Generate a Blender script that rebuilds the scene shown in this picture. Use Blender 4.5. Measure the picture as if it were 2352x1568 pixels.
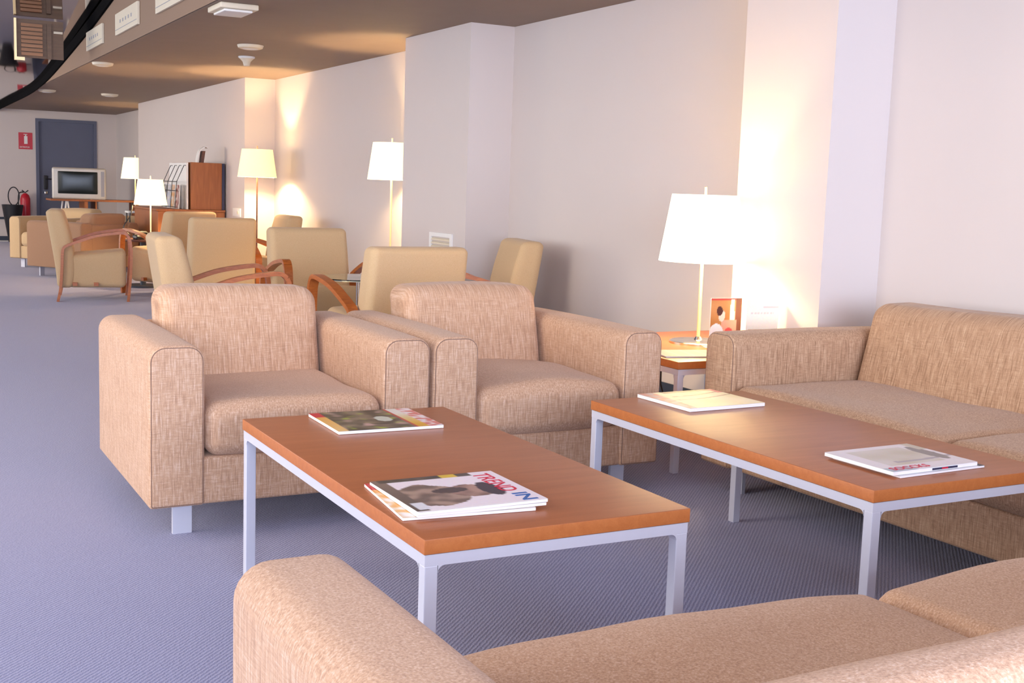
import bpy, math, random
from mathutils import Vector, Matrix, noise
random.seed(7)
for o in list(bpy.data.objects): bpy.data.objects.remove(o)
C = bpy.context.scene.collection
S = bpy.context.scene

# ------------------------------------------------------------------ camera
FPX, YAW, PITCH, ROLL, CH = 2727.45, 0.4971, -0.1258, 0.0336, 1.1194
def cam_axes():
    cy, sy = math.cos(YAW), math.sin(YAW)
    fwd = Vector((sy, cy, 0)); right = Vector((cy, -sy, 0)); up = Vector((0, 0, 1))
    c, s = math.cos(PITCH), math.sin(PITCH)
    F = fwd*c + up*s; U = -fwd*s + up*c
    c, s = math.cos(ROLL), math.sin(ROLL)
    return right*c + U*s, -right*s + U*c, F
Rr, Uu, Ff = cam_axes()
cd = bpy.data.cameras.new('camera'); cam = bpy.data.objects.new('camera', cd); C.objects.link(cam)
cd.sensor_fit = 'HORIZONTAL'; cd.sensor_width = 36; cd.lens = FPX/2352*36
cd.clip_start = 0.05; cd.clip_end = 200
M = Matrix.Identity(4)
for i in range(3):
    M[i][0] = Rr[i]; M[i][1] = Uu[i]; M[i][2] = -Ff[i]
M[0][3], M[1][3], M[2][3] = 0, 0, CH
cam.matrix_world = M
S.camera = cam

# ------------------------------------------------------------------ world, daylight, exposure
S.view_settings.view_transform = 'Standard'; S.view_settings.look = 'None'
S.view_settings.gamma = 1; S.view_settings.use_curve_mapping = False
S.view_settings.exposure = 0.60
w = bpy.data.worlds.new('sky'); S.world = w; w.use_nodes = True
bg = w.node_tree.nodes['Background']; bg.inputs[0].default_value = (0.80, 0.88, 1.0, 1); bg.inputs[1].default_value = 2.2
def area(name, loc, aim, sx, sy, power, col):
    l = bpy.data.lights.new(name, 'AREA'); l.shape = 'RECTANGLE'; l.size = sx; l.size_y = sy
    l.energy = power; l.color = col
    o = bpy.data.objects.new(name, l); C.objects.link(o); o.location = loc
    o.rotation_euler = Vector(aim).to_track_quat('-Z', 'Z').to_euler()
    return o
# daylight through the long window wall on the left, the windows behind the camera
area('daylight_left_near', (-3.45, 4.0, 1.45), (1, 0, -0.25), 9.0, 2.0, 280, (1.0, 0.87, 0.72))
area('daylight_left_far', (-3.45, 16.5, 1.45), (1, 0, -0.35), 9.0, 2.0, 560, (1.0, 0.82, 0.62))
area('daylight_back', (0.4, -3.45, 1.5), (0, 1, -0.05), 6.0, 2.0, 420, (0.66, 0.75, 1.0))

# ------------------------------------------------------------------ materials
def lin(c):
    return tuple(((v/255)/12.92 if v/255 <= 0.04045 else ((v/255+0.055)/1.055)**2.4) for v in c) + (1,)
MATS = {}
def newmat(name):
    m = bpy.data.materials.new(name); m.use_nodes = True; MATS[name] = m
    nt = m.node_tree; return m, nt, nt.nodes['Principled BSDF']
def N(nt, t, **kw):
    n = nt.nodes.new(t)
    for k, v in kw.items(): setattr(n, k, v)
    return n
def plain(name, col, rough=0.6, metal=0, var=0.05, scale=40, bump=0.0, spec=None, **kw):
    m, nt, b = newmat(name)
    tc = N(nt, 'ShaderNodeTexCoord'); no = N(nt, 'ShaderNodeTexNoise'); no.inputs['Scale'].default_value = scale
    no.inputs['Detail'].default_value = 4
    nt.links.new(tc.outputs['Object'], no.inputs['Vector'])
    mx = N(nt, 'ShaderNodeMix', data_type='RGBA')
    c = lin(col); mx.inputs['A'].default_value = tuple(v*(1-var) for v in c[:3])+(1,)
    mx.inputs['B'].default_value = tuple(min(1, v*(1+var)) for v in c[:3])+(1,)
    nt.links.new(no.outputs['Fac'], mx.inputs['Factor']); nt.links.new(mx.outputs['Result'], b.inputs['Base Color'])
    b.inputs['Roughness'].default_value = rough; b.inputs['Metallic'].default_value = metal
    if spec is not None: b.inputs['Specular IOR Level'].default_value = spec
    if bump:
        bp = N(nt, 'ShaderNodeBump'); bp.inputs['Strength'].default_value = bump; bp.inputs['Distance'].default_value = 0.002
        nt.links.new(no.outputs['Fac'], bp.inputs['Height']); nt.links.new(bp.outputs['Normal'], b.inputs['Normal'])
    return m
def weave(name, base, light, dark, fine=420, streak=9, amt=0.75, bump=0.35, ys=1.0):
    m, nt, b = newmat(name)
    tc = N(nt, 'ShaderNodeTexCoord')
    def nz(sc, scale=1.0, detail=3):
        mp = N(nt, 'ShaderNodeMapping'); mp.inputs['Scale'].default_value = sc
        nt.links.new(tc.outputs['Object'], mp.inputs['Vector'])
        n = N(nt, 'ShaderNodeTexNoise'); n.inputs['Scale'].default_value = scale; n.inputs['Detail'].default_value = detail
        nt.links.new(mp.outputs['Vector'], n.inputs['Vector']); return n
    v = nz((fine*.55, fine*.55*ys, streak)); h = nz((streak*1.6, streak*1.6, fine*.7)); g = nz((fine, fine*max(ys, .3), fine)); big = nz((5, 5, 5))
    def mr(n, a, c_):
        r = N(nt, 'ShaderNodeMapRange'); r.inputs['From Min'].default_value = a; r.inputs['From Max'].default_value = c_
        nt.links.new(n.outputs['Fac'], r.inputs['Value']); return r
    def mix(fac, A, B, f=None):
        x = N(nt, 'ShaderNodeMix', data_type='RGBA')
        if isinstance(A, tuple): x.inputs['A'].default_value = A
        else: nt.links.new(A, x.inputs['A'])
        x.inputs['B'].default_value = B
        if f is not None:
            mu = N(nt, 'ShaderNodeMath', operation='MULTIPLY'); mu.inputs[1].default_value = f
            nt.links.new(fac, mu.inputs[0]); fac = mu.outputs[0]
        nt.links.new(fac, x.inputs['Factor']); return x.outputs['Result']
    geo = N(nt, 'ShaderNodeNewGeometry'); vt = N(nt, 'ShaderNodeVectorTransform', vector_type='NORMAL', convert_from='WORLD', convert_to='OBJECT')
    nt.links.new(geo.outputs['Normal'], vt.inputs[0]); sp = N(nt, 'ShaderNodeSeparateXYZ'); nt.links.new(vt.outputs[0], sp.inputs[0])
    ab = N(nt, 'ShaderNodeMath', operation='ABSOLUTE'); nt.links.new(sp.outputs['Z'], ab.inputs[0])
    sd = N(nt, 'ShaderNodeMath', operation='SUBTRACT', use_clamp=True); sd.inputs[0].default_value = 1.05; nt.links.new(ab.outputs[0], sd.inputs[1])
    def side(r):   # crosswise slubs only on upright cloth faces
        q = N(nt, 'ShaderNodeMath', operation='MULTIPLY', use_clamp=True); nt.links.new(r.outputs[0], q.inputs[0]); nt.links.new(sd.outputs[0], q.inputs[1]); return q
    c = mix(mr(v, .52, .72).outputs[0], lin(base), lin(light), amt)
    c = mix(side(mr(h, .54, .74)).outputs[0], c, lin(light), amt*.8)
    c = mix(mr(v, .48, .30).outputs[0], c, lin(dark), amt*.9)
    c = mix(side(mr(h, .46, .28)).outputs[0], c, lin(dark), amt*.6)
    c = mix(mr(g, .5, .7).outputs[0], c, lin(dark), amt*.45)
    nt.links.new(c, b.inputs['Base Color'])
    b.inputs['Roughness'].default_value = 0.95; b.inputs['Specular IOR Level'].default_value = 0.15
    b.inputs['Sheen Weight'].default_value = 0.15
    ad = N(nt, 'ShaderNodeMath', operation='ADD'); nt.links.new(v.outputs['Fac'], ad.inputs[0]); nt.links.new(g.outputs['Fac'], ad.inputs[1])
    bp = N(nt, 'ShaderNodeBump'); bp.inputs['Strength'].default_value = bump; bp.inputs['Distance'].default_value = 0.0015
    nt.links.new(ad.outputs[0], bp.inputs['Height']); nt.links.new(bp.outputs['Normal'], b.inputs['Normal'])
    return m
def wood(name, a, c_, rough=0.35, grain=(3, 40, 40), spec=0.5):
    m, nt, b = newmat(name)
    tc = N(nt, 'ShaderNodeTexCoord'); mp = N(nt, 'ShaderNodeMapping'); mp.inputs['Scale'].default_value = grain
    nt.links.new(tc.outputs['Object'], mp.inputs['Vector'])
    n = N(nt, 'ShaderNodeTexNoise'); n.inputs['Scale'].default_value = 1; n.inputs['Detail'].default_value = 6; n.inputs['Distortion'].default_value = .6
    nt.links.new(mp.outputs['Vector'], n.inputs['Vector'])
    n2 = N(nt, 'ShaderNodeTexNoise'); n2.inputs['Scale'].default_value = 300
    nt.links.new(tc.outputs['Object'], n2.inputs['Vector'])
    ad = N(nt, 'ShaderNodeMath', operation='MULTIPLY_ADD'); ad.inputs[1].default_value = .4
    nt.links.new(n2.outputs['Fac'], ad.inputs[0]); nt.links.new(n.outputs['Fac'], ad.inputs[2])
    r = N(nt, 'ShaderNodeMapRange'); r.inputs['From Min'].default_value = .45; r.inputs['From Max'].default_value = .95
    nt.links.new(ad.outputs[0], r.inputs['Value'])
    x = N(nt, 'ShaderNodeMix', data_type='RGBA'); x.inputs['A'].default_value = lin(a); x.inputs['B'].default_value = lin(c_)
    nt.links.new(r.outputs[0], x.inputs['Factor']); nt.links.new(x.outputs['Result'], b.inputs['Base Color'])
    b.inputs['Roughness'].default_value = rough; b.inputs['Specular IOR Level'].default_value = spec
    return m
def carpet():
    m, nt, b = newmat('carpet')
    tc = N(nt, 'ShaderNodeTexCoord')
    mp = N(nt, 'ShaderNodeMapping'); mp.inputs['Rotation'].default_value = (0, 0, math.radians(46))
    nt.links.new(tc.outputs['Object'], mp.inputs['Vector'])
    wv = N(nt, 'ShaderNodeTexWave', wave_type='BANDS', bands_direction='X'); wv.inputs['Scale'].default_value = 2*math.pi/0.0105/6.2832*0.314
    wv.inputs['Distortion'].default_value = 2.2; wv.inputs['Detail'].default_value = 2; wv.inputs['Detail Scale'].default_value = 3
    nt.links.new(mp.outputs['Vector'], wv.inputs['Vector'])
    n = N(nt, 'ShaderNodeTexNoise'); n.inputs['Scale'].default_value = 260; n.inputs['Detail'].default_value = 3
    nt.links.new(tc.outputs['Object'], n.inputs['Vector'])
    big = N(nt, 'ShaderNodeTexNoise'); big.inputs['Scale'].default_value = 1.1; big.inputs['Detail'].default_value = 3
    nt.links.new(tc.outputs['Object'], big.inputs['Vector'])
    mu = N(nt, 'ShaderNodeMath', operation='MULTIPLY_ADD'); mu.inputs[1].default_value = .42
    nt.links.new(wv.outputs['Fac'], mu.inputs[0])
    m2 = N(nt, 'ShaderNodeMath', operation='MULTIPLY'); m2.inputs[1].default_value = .75
    nt.links.new(n.outputs['Fac'], m2.inputs[0]); nt.links.new(m2.outputs[0], mu.inputs[2])
    x = N(nt, 'ShaderNodeMix', data_type='RGBA'); x.inputs['A'].default_value = lin((96, 107, 149)); x.inputs['B'].default_value = lin((170, 170, 199))
    nt.links.new(mu.outputs[0], x.inputs['Factor'])
    nt.links.new(x.outputs['Result'], b.inputs['Base Color'])
    b.inputs['Roughness'].default_value = 1; b.inputs['Specular IOR Level'].default_value = .1
    b.inputs['Sheen Weight'].default_value = .3; b.inputs['Sheen Roughness'].default_value = .35; b.inputs['Sheen Tint'].default_value = (1, .92, .9, 1)
    bp = N(nt, 'ShaderNodeBump'); bp.inputs['Strength'].default_value = .6; bp.inputs['Distance'].default_value = .004
    nt.links.new(mu.outputs[0], bp.inputs['Height']); nt.links.new(bp.outputs['Normal'], b.inputs['Normal'])
    return m
def painted_attr(name, rough=0.35):
    m, nt, b = newmat(name)
    a = N(nt, 'ShaderNodeAttribute'); a.attribute_name = 'Col'
    n = N(nt, 'ShaderNodeTexNoise'); n.inputs['Scale'].default_value = 120
    tc = N(nt, 'ShaderNodeTexCoord'); nt.links.new(tc.outputs['Object'], n.inputs['Vector'])
    mx = N(nt, 'ShaderNodeMix', data_type='RGBA', blend_type='MULTIPLY'); mx.inputs['Factor'].default_value = .12
    nt.links.new(a.outputs['Color'], mx.inputs['A']); nt.links.new(n.outputs['Color'], mx.inputs['B'])
    nt.links.new(mx.outputs['Result'], b.inputs['Base Color']); b.inputs['Roughness'].default_value = rough
    return m
def shade_mat(name, strength, col=(1.0, .80, .42)):
    m, nt, b = newmat(name)
    b.inputs['Base Color'].default_value = (.9, .84, .68, 1); b.inputs['Roughness'].default_value = .9
    # linen shade: faint vertical slubs
    tc = N(nt, 'ShaderNodeTexCoord'); mp = N(nt, 'ShaderNodeMapping'); mp.inputs['Scale'].default_value = (160, 160, 12)
    nt.links.new(tc.outputs['Object'], mp.inputs['Vector']); n = N(nt, 'ShaderNodeTexNoise'); n.inputs['Scale'].default_value = 1
    nt.links.new(mp.outputs['Vector'], n.inputs['Vector'])
    r = N(nt, 'ShaderNodeMapRange'); r.inputs['To Min'].default_value = strength*.9; r.inputs['To Max'].default_value = strength*1.1
    nt.links.new(n.outputs['Fac'], r.inputs['Value'])
    b.inputs['Emission Color'].default_value = col+(1,); nt.links.new(r.outputs[0], b.inputs['Emission Strength'])
    return m
def glass(name, col=(.75, .9, .85, 1)):
    m, nt, b = newmat(name)
    n = N(nt, 'ShaderNodeTexNoise'); n.inputs['Scale'].default_value = 8
    r = N(nt, 'ShaderNodeMapRange'); r.inputs['To Min'].default_value = .01; r.inputs['To Max'].default_value = .05
    nt.links.new(n.outputs['Fac'], r.inputs['Value']); nt.links.new(r.outputs[0], b.inputs['Roughness'])
    b.inputs['Base Color'].default_value = col; b.inputs['Transmission Weight'].default_value = 1; b.inputs['IOR'].default_value = 1.45
    return m

plain('wall', (214, 203, 197), .9, var=.015, scale=3, bump=.05)
plain('ceiling', (142, 122, 108), .7, var=.06, scale=6, bump=.1)
plain('fascia', (144, 116, 94), .7, var=.04)
carpet()
weave('linen', (200, 160, 128), (226, 196, 172), (158, 120, 94), fine=500, streak=19, amt=.72)
weave('linen_back', (200, 160, 128), (226, 196, 172), (158, 120, 94), fine=500, streak=19, amt=.72, ys=.04)
weave('linen_sofa_back', (188, 150, 118), (216, 182, 150), (140, 106, 80), fine=460, streak=17, amt=.8, ys=.04)
weave('linen_sofa', (188, 150, 118), (216, 182, 150), (140, 106, 80), fine=460, streak=17, amt=.8)
weave('easy_fabric', (208, 176, 134), (220, 190, 150), (192, 158, 114), fine=600, streak=300, amt=.5, bump=.2)
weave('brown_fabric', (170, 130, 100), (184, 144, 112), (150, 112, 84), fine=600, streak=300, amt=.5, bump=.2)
weave('seam', (136, 106, 90), (150, 118, 100), (116, 90, 76))
wood('table_top', (158, 92, 54), (176, 106, 66), .34, (4, 30, 4))
wood('table_edge', (182, 104, 52), (196, 118, 62), .4, (60, 60, 60))
wood('arm_wood', (160, 82, 32), (194, 110, 48), .35, (20, 20, 90))
wood('cabinet_wood', (138, 78, 38), (168, 100, 52), .45, (60, 60, 4))
wood('dark_wood', (84, 50, 38), (112, 66, 48), .4, (6, 60, 60))
plain('silver', (208, 208, 218), .4, .1, var=.02)
plain('chrome', (225, 222, 215), .18, 1, var=.02)
plain('brass', (238, 214, 160), .35, .55, var=.03)
plain('door_blue', (96, 100, 120), .55, var=.06, scale=3)
wood('slat_dull', (104, 82, 66), (124, 98, 76), .6)
wood('slat_tan', (150, 108, 76), (172, 126, 92), .6)
plain('dark_trim', (52, 60, 74), .5)
plain('black', (28, 26, 30), .45)
plain('gap_shade', (10, 10, 12), .95, spec=.05)
plain('white', (236, 234, 230), .5, var=.02)
plain('paper', (244, 242, 240), .6, var=.02)
plain('offwhite', (226, 214, 190), .5, var=.03)
plain('red', (196, 30, 48), .35)
plain('tv_case', (196, 190, 182), .4, .2, var=.03)
plain('screen', (26, 32, 30), .22, 0, var=.1, spec=.35)
plain('navy', (48, 52, 80), .5)
plain('ink_red', (206, 40, 70), .5); plain('ink_blue', (44, 98, 168), .5); plain('ink_grey', (150, 150, 160), .5)
m_, nt_, b_ = newmat('mirror_ceiling')
n_ = N(nt_, 'ShaderNodeTexNoise'); n_.inputs['Scale'].default_value = 2
r_ = N(nt_, 'ShaderNodeMapRange'); r_.inputs['To Min'].default_value = .03; r_.inputs['To Max'].default_value = .07
nt_.links.new(n_.outputs['Fac'], r_.inputs['Value']); nt_.links.new(r_.outputs[0], b_.inputs['Roughness'])
b_.inputs['Metallic'].default_value = 1; b_.inputs['Base Color'].default_value = (.62, .58, .56, 1)
painted_attr('printed'); glass('table_glass'); glass('window_glass', (1, 1, 1, 1))
shade_mat('shade_bright', 2.0, (1.0, .84, .52)); shade_mat('shade_mid', .52, (1.0, .74, .22)); shade_mat('shade_far', .95, (1.0, .80, .40))

# ------------------------------------------------------------------ mesh helpers
class MB:
    def __init__(s): s.v = []; s.f = []
    def add(s, vs, fs):
        o = len(s.v); s.v += [Vector(v) for v in vs]; s.f += [tuple(i+o for i in f) for f in fs]; return s
    def box(s, x0, x1, y0, y1, z0, z1, c=0):
        if c: return s.rbox(x0, x1, y0, y1, z0, z1, c, k=1, m=1)
        return s.add([(x0,y0,z0),(x1,y0,z0),(x1,y1,z0),(x0,y1,z0),(x0,y0,z1),(x1,y0,z1),(x1,y1,z1),(x0,y1,z1)],
                     [(0,3,2,1),(4,5,6,7),(0,1,5,4),(1,2,6,5),(2,3,7,6),(3,0,4,7)])
    def rbox(s, x0, x1, y0, y1, z0, z1, r, k=4, m=6, puff=(0,0,0), fn=None):
        h = Vector(((x1-x0)/2, (y1-y0)/2, (z1-z0)/2)); c = Vector(((x0+x1)/2, (y0+y1)/2, (z0+z1)/2))
        r = min(r, min(h)*.999)
        ax = []
        for a in range(3):
            t = [-h[a] + r*(1-math.tan(math.pi/4*(1-i/k))) for i in range(k+1)]
            inn = [(-h[a]+r) + (2*(h[a]-r))*i/m for i in range(1, m)]
            ax.append(t + inn + [-q for q in reversed(t)])
        idx = {}; vs = []; fs = []
        def vid(p):
            key = tuple(round(q, 6) for q in p)
            if key not in idx: idx[key] = len(vs); vs.append(Vector(p))
            return idx[key]
        for a in range(3):
            b, d = (a+1) % 3, (a+2) % 3
            for sg in (-1, 1):
                for i in range(len(ax[b])-1):
                    for j in range(len(ax[d])-1):
                        q = []
                        for (u, v_) in ((i, j), (i+1, j), (i+1, j+1), (i, j+1)):
                            p = [0, 0, 0]; p[a] = sg*h[a]; p[b] = ax[b][u]; p[d] = ax[d][v_]; q.append(vid(p))
                        fs.append(tuple(q) if sg > 0 else tuple(reversed(q)))
        out = []
        for p in vs:
            q = Vector([max(-h[a]+r, min(h[a]-r, p[a])) for a in range(3)]); d = p-q
            if d.length > 1e-9: d = d.normalized()*r
            n = q+d
            if any(puff):
                u = [p[a]/h[a] for a in range(3)]; w_ = [max(0, 1-q_*q_) for q_ in u]
                n = n + Vector((puff[0]*u[0]*math.sqrt(w_[1]*w_[2]), puff[1]*u[1]*math.sqrt(w_[0]*w_[2]), puff[2]*u[2]*math.sqrt(w_[0]*w_[1])))
            n = n + c
            if fn: n = Vector(fn(n))
            out.append(n)
        return s.add(out, fs)
    def sweep(s, path, prof, closed=False, caps=True, up=None):
        # path: points; prof: list of (a,b) offsets; frame from a fixed side vector "up"
        P = [Vector(p) for p in path]; n = len(P); m = len(prof); vs = []
        prev = None
        for i, p in enumerate(P):
            if closed: t = P[(i+1) % n]-P[i-1]
            else: t = P[min(i+1, n-1)]-P[max(i-1, 0)]
            t.normalize()
            if up is not None: sd = Vector(up)
            else:
                sd = prev if prev is not None else (Vector((0, 0, 1)) if abs(t.z) < .9 else Vector((1, 0, 0)))
            sd = (sd - t*sd.dot(t)).normalized(); prev = sd
            bn = t.cross(sd)
            for a, b in prof: vs.append(p + sd*a + bn*b)
        fs = []
        for i in range(n if closed else n-1):
            j = (i+1) % n
            for k in range(m):
                l = (k+1) % m; fs.append((i*m+k, i*m+l, j*m+l, j*m+k))
        if caps and not closed: fs += [tuple(reversed(range(m))), tuple((n-1)*m+k for k in range(m))]
        return s.add(vs, fs)
    def tube(s, path, r, n=8, closed=False):
        return s.sweep(path, [(r*math.cos(2*math.pi*i/n), r*math.sin(2*math.pi*i/n)) for i in range(n)], closed)
    def lathe(s, prof, cx=0, cy=0, n=32, cap=True):
        vs = []; fs = []; m = len(prof)
        for i in range(n):
            a = 2*math.pi*i/n
            for r, z in prof: vs.append((cx+r*math.cos(a), cy+r*math.sin(a), z))
        for i in range(n):
            j = (i+1) % n
            for k in range(m-1): fs.append((i*m+k, j*m+k, j*m+k+1, i*m+k+1))
        if cap:
            fs.append(tuple(reversed([i*m for i in range(n)]))); fs.append(tuple(i*m+m-1 for i in range(n)))
        return s.add(vs, fs)
    def xf(s, fn): s.v = [Vector(fn(v)) for v in s.v]; return s
    def build(s, name, mat, parent=None, smooth=True, angle=35, mats=None):
        me = bpy.data.meshes.new(name); me.from_pydata([tuple(v) for v in s.v], [], s.f)
        me.materials.append(MATS[mat])
        for x in (mats or []): me.materials.append(MATS[x])
        import bmesh
        bm = bmesh.new(); bm.from_mesh(me); bmesh.ops.remove_doubles(bm, verts=bm.verts, dist=1e-6)
        bmesh.ops.recalc_face_normals(bm, faces=bm.faces); bm.to_mesh(me); bm.free()
        if smooth:
            me.polygons.foreach_set('use_smooth', [True]*len(me.polygons))
            try: me.set_sharp_from_angle(angle=math.radians(angle))
            except Exception: pass
        me.update()
        o = bpy.data.objects.new(name, me); C.objects.link(o)
        if parent: o.parent = parent
        return o
def thing(name, label, cat, loc=(0,0,0), rz=0, group=None):
    o = bpy.data.objects.new(name, None); C.objects.link(o); o.location = loc; o.rotation_euler = (0, 0, rz)
    o.empty_display_size = .1
    return tag(o, label, cat, group)
def tag(o, label, cat, group=None):
    o['label'] = label; o['category'] = cat
    if group: o['group'] = group
    return o
def struct(o): o['kind'] = 'structure'; return o
def copy_tree(o, parent=None):
    c = o.copy(); C.objects.link(c); c.parent = parent
    for ch in list(o.children): copy_tree(ch, c)
    return c
def dup(o, label, loc, rz, group=None):
    c = copy_tree(o); c.location = loc; c.rotation_euler = (0, 0, rz); c['label'] = label
    if group: c['group'] = group
    return c
def round_prof(x0, x1, z0, z1, rt, rb, e=0, k=6):
    x0 += e; x1 -= e; z0 += e; z1 -= e; rt = max(rt-e, .002); rb = max(rb-e, .002); pts = []
    for cx, cz, r, a0 in ((x1-rb, z0+rb, rb, -90), (x1-rt, z1-rt, rt, 0), (x0+rt, z1-rt, rt, 90), (x0+rb, z0+rb, rb, 180)):
        for i in range(k+1):
            a = math.radians(a0+90*i/k); pts.append((cx+r*math.cos(a), cz+r*math.sin(a)))
    return pts
def prof_block(mb, x0, x1, y0, y1, z0, z1, rt, rb, e, bulge=0, m=8):
    rings = []
    for i in range(4): a = math.radians(90*i/3); rings.append((y0+e*(1-math.sin(a)), e*(1-math.cos(a)) if False else e*(1-math.sin(a))))
    ys = []
    for i in range(5):
        a = math.pi/2*i/4; ys.append((y0+e*(1-math.cos(a)), e*(1-math.sin(a))))
    for i in range(1, m): ys.append((y0+e+(y1-y0-2*e)*i/m, 0))
    for i in range(4, -1, -1):
        a = math.pi/2*i/4; ys.append((y1-e*(1-math.cos(a)), e*(1-math.sin(a))))
    vs = []; n = None
    for y, ins in ys:
        pr = round_prof(x0, x1, z0, z1, rt, rb, ins); n = len(pr)
        t = (y-y0)/(y1-y0); bz = bulge*math.sin(math.pi*t)
        for x, z in pr: vs.append((x, y, z + (bz if z > (z0+z1)/2 else 0)))
    fs = []
    for i in range(len(ys)-1):
        for k in range(n): fs.append((i*n+k, i*n+(k+1) % n, (i+1)*n+(k+1) % n, (i+1)*n+k))
    fs += [tuple(reversed(range(n))), tuple((len(ys)-1)*n+k for k in range(n))]
    return mb.add(vs, fs)

# ------------------------------------------------------------------ the room
WR, WP, HC = 3.8528, 3.526, 2.2129
YF, YB, XL = 21.93, -3.5, -3.5
struct(MB().box(XL-.2, WR+.4, YB-.2, YF+.2, -.15, 0).build('floor', 'carpet', smooth=False))
outline = [(WR, YB), (WR, 3.787), (WP, 3.787), (WP, 4.37), (WR, 4.37), (WR, 7.209), (WP, 7.209), (WP, 8.301), (WR, 8.301),
           (WR, 12.589), (WP, 12.589), (WP, 18.257), (WR, 18.257), (WR, YF)]
mb = MB(); n = len(outline)
vs = [(x, y, 0) for x, y in outline] + [(x, y, 2.95) for x, y in outline] + [(x+.35 if x == WR else x+.35+WR-WP, y, 0) for x, y in outline] + [(WR+.35, y, 2.95) for x, y in outline]
fs = [(i, i+1, n+i+1, n+i) for i in range(n-1)]
mb.add(vs[:2*n], fs); mb.box(WR+.02, WR+.3, YB, YF, 0, 2.95)
struct(mb.build('wall_right', 'wall', smooth=False))
mb = MB()
for i in range(n-1):
    (xa, ya), (xb, yb) = outline[i], outline[i+1]
    t = .014
    if xa == xb: mb.box(xa-t, xa-.0005, min(ya, yb)-(t if xa == WP else 0), max(ya, yb)+(t if xa == WP else 0), 0, .098)
    elif yb == ya: 
        near = (xb < xa)
        mb.box(min(xa, xb), max(xa, xb)-t, ya-t if near else ya+.0005, ya-.0005 if near else ya+t, 0, .098)
struct(mb.build('baseboard_right', 'dark_trim', smooth=False))
# far wall with the door
DX0, DX1, DZ = 2.53, 3.525, 2.08
mb = MB(); mb.box(XL, DX0, YF, YF+.18, 0, 2.95).box(DX1, WR+.1, YF, YF+.18, 0, 2.95).box(DX0, DX1, YF, YF+.18, DZ, 2.95)
struct(mb.build('wall_far', 'wall', smooth=False))
mb = MB(); mb.box(XL, DX0-.02, YF-.015, YF-.0005, 0.0, .075); struct(mb.build('baseboard_far', 'dark_trim', smooth=False))
mb = MB(); mb.box(XL, DX0-.02, YF-.014, YF-.0005, .36, .40); struct(mb.build('trim_1', 'dark_trim', smooth=False))
d = struct(MB().box(DX0+.05, DX1-.05, YF+.03, YF+.07, .004, DZ-.05).build('door_1', 'door_blue', smooth=False))
MB().box(DX0, DX0+.05, YF-.02, YF+.1, 0, DZ).box(DX1-.05, DX1, YF-.02, YF+.1, 0, DZ).box(DX0+.05, DX1-.05, YF-.02, YF+.1, DZ-.05, DZ).build('door_frame', 'door_blue', d, smooth=False)
hd = MB(); hd.rbox(2.655, 2.715, YF+.005, YF+.03, .88, 1.12, .008, k=2, m=1); hd.tube([(2.685, YF+.01, 1.06), (2.685, YF-.045, 1.06), (2.80, YF-.045, 1.06)], .011)
hd.build('door_handle', 'black', d)
MB().rbox(2.66, 2.71, YF+.0, YF+.03, .80, .85, .008, k=2, m=1).build('lock', 'chrome', d)
# lower ceiling with its fascia
XE = 1.9
mb = MB(); mb.box(XE+.012, WR+.3, YB, YF+.1, HC, HC+.08)
struct(mb.build('ceiling', 'ceiling', smooth=False))
MZ = [(-3.6, 3.9), (4, 3.75), (7, 3.3), (9, 2.98), (10, 2.85), (11, 2.725), (12.4, 2.575), (13.75, 2.435), (14.8, 2.33), (15.5, 2.27), (16.2, 2.24), (17, 2.225), (22, 2.2135)]
def mz(y):
    for (a, za), (b, zb) in zip(MZ, MZ[1:]):
        if a <= y <= b: return za+(zb-za)*(y-a)/(b-a)
    return MZ[-1][1]
ys = [YB+.001+(YF-YB-.002)*i/120 for i in range(121)]
def mzs(y): return sum(mz(min(21.9, max(-3.5, y+d_*.3))) for d_ in (-3, -2, -1, 0, 1, 2, 3))/7
mb = MB(); vs = []; 
for y in ys: vs += [(XE, y, HC), (XE, y, mzs(y)), (XE+.08, y, mzs(y)+.001), (XE+.08, y, HC)]
fs = []
for i in range(120):
    a = i*4; b = a+4; fs += [(a, b, b+1, a+1), (a+1, b+1, b+2, a+2)]
struct(mb.add(vs, fs).build('trim_2', 'fascia', smooth=False))
mb = MB(); vs = []
for y in ys: vs += [(XE+.05, y, mzs(y)+.004), (XL, y, mzs(y)+.004), (XE+.05, y, mzs(y)+.06), (XL, y, mzs(y)+.06)]
fs = []
for i in range(120):
    a = i*4; b = a+4; fs += [(a, a+1, b+1, b), (a+2, b+2, b+3, a+3)]
mcl = struct(mb.add(vs, fs).build('ceiling_mirror', 'mirror_ceiling', angle=60))
mb = MB(); P = [(XE-.012, y, mzs(y)-.012-.05*max(0, min(1, (16-y)/4))) for y in ys]
mb.sweep(P, [(-.055, -.010), (.05, -.010), (.05, .010), (-.055, .010)], up=(0, 0, 1)); struct(mb.build('shadow_gap', 'gap_shade', smooth=False))  # solid black band painted as the shade in the gap above the fascia
# window walls out of frame (left and behind the camera)
mb = MB(); mb.box(XL-.15, XL, YB, YF, 0, .45).box(XL-.15, XL, YB, YF, 2.45, 4.0)
for y in [YB+.05, 1.0, 5.5, 10, 14.5, 19, YF-.1]: mb.box(XL-.15, XL, y-.12, y+.12, .45, 2.45)
struct(mb.build('wall_left', 'wall', smooth=False))
mb = MB(); mb.box(XL, WR+.3, YB-.15, YB, 0, .5).box(XL, WR+.3, YB-.15, YB, 2.5, 4.0).box(XL, -2.6, YB-.15, YB, .5, 2.5).box(3.4, WR+.3, YB-.15, YB, .5, 2.5)
struct(mb.build('wall_back', 'wall', smooth=False))
mb = MB(); mb.box(XL-.1, XL-.05, YB, YF, .45, .5)
for i in range(1, 18):
    y = YB+1.4*i; mb.box(XL-.1, XL-.05, y-.025, y+.025, .45, 2.45)
struct(mb.build('window_1', 'white', smooth=False))
mb = MB()
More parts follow.
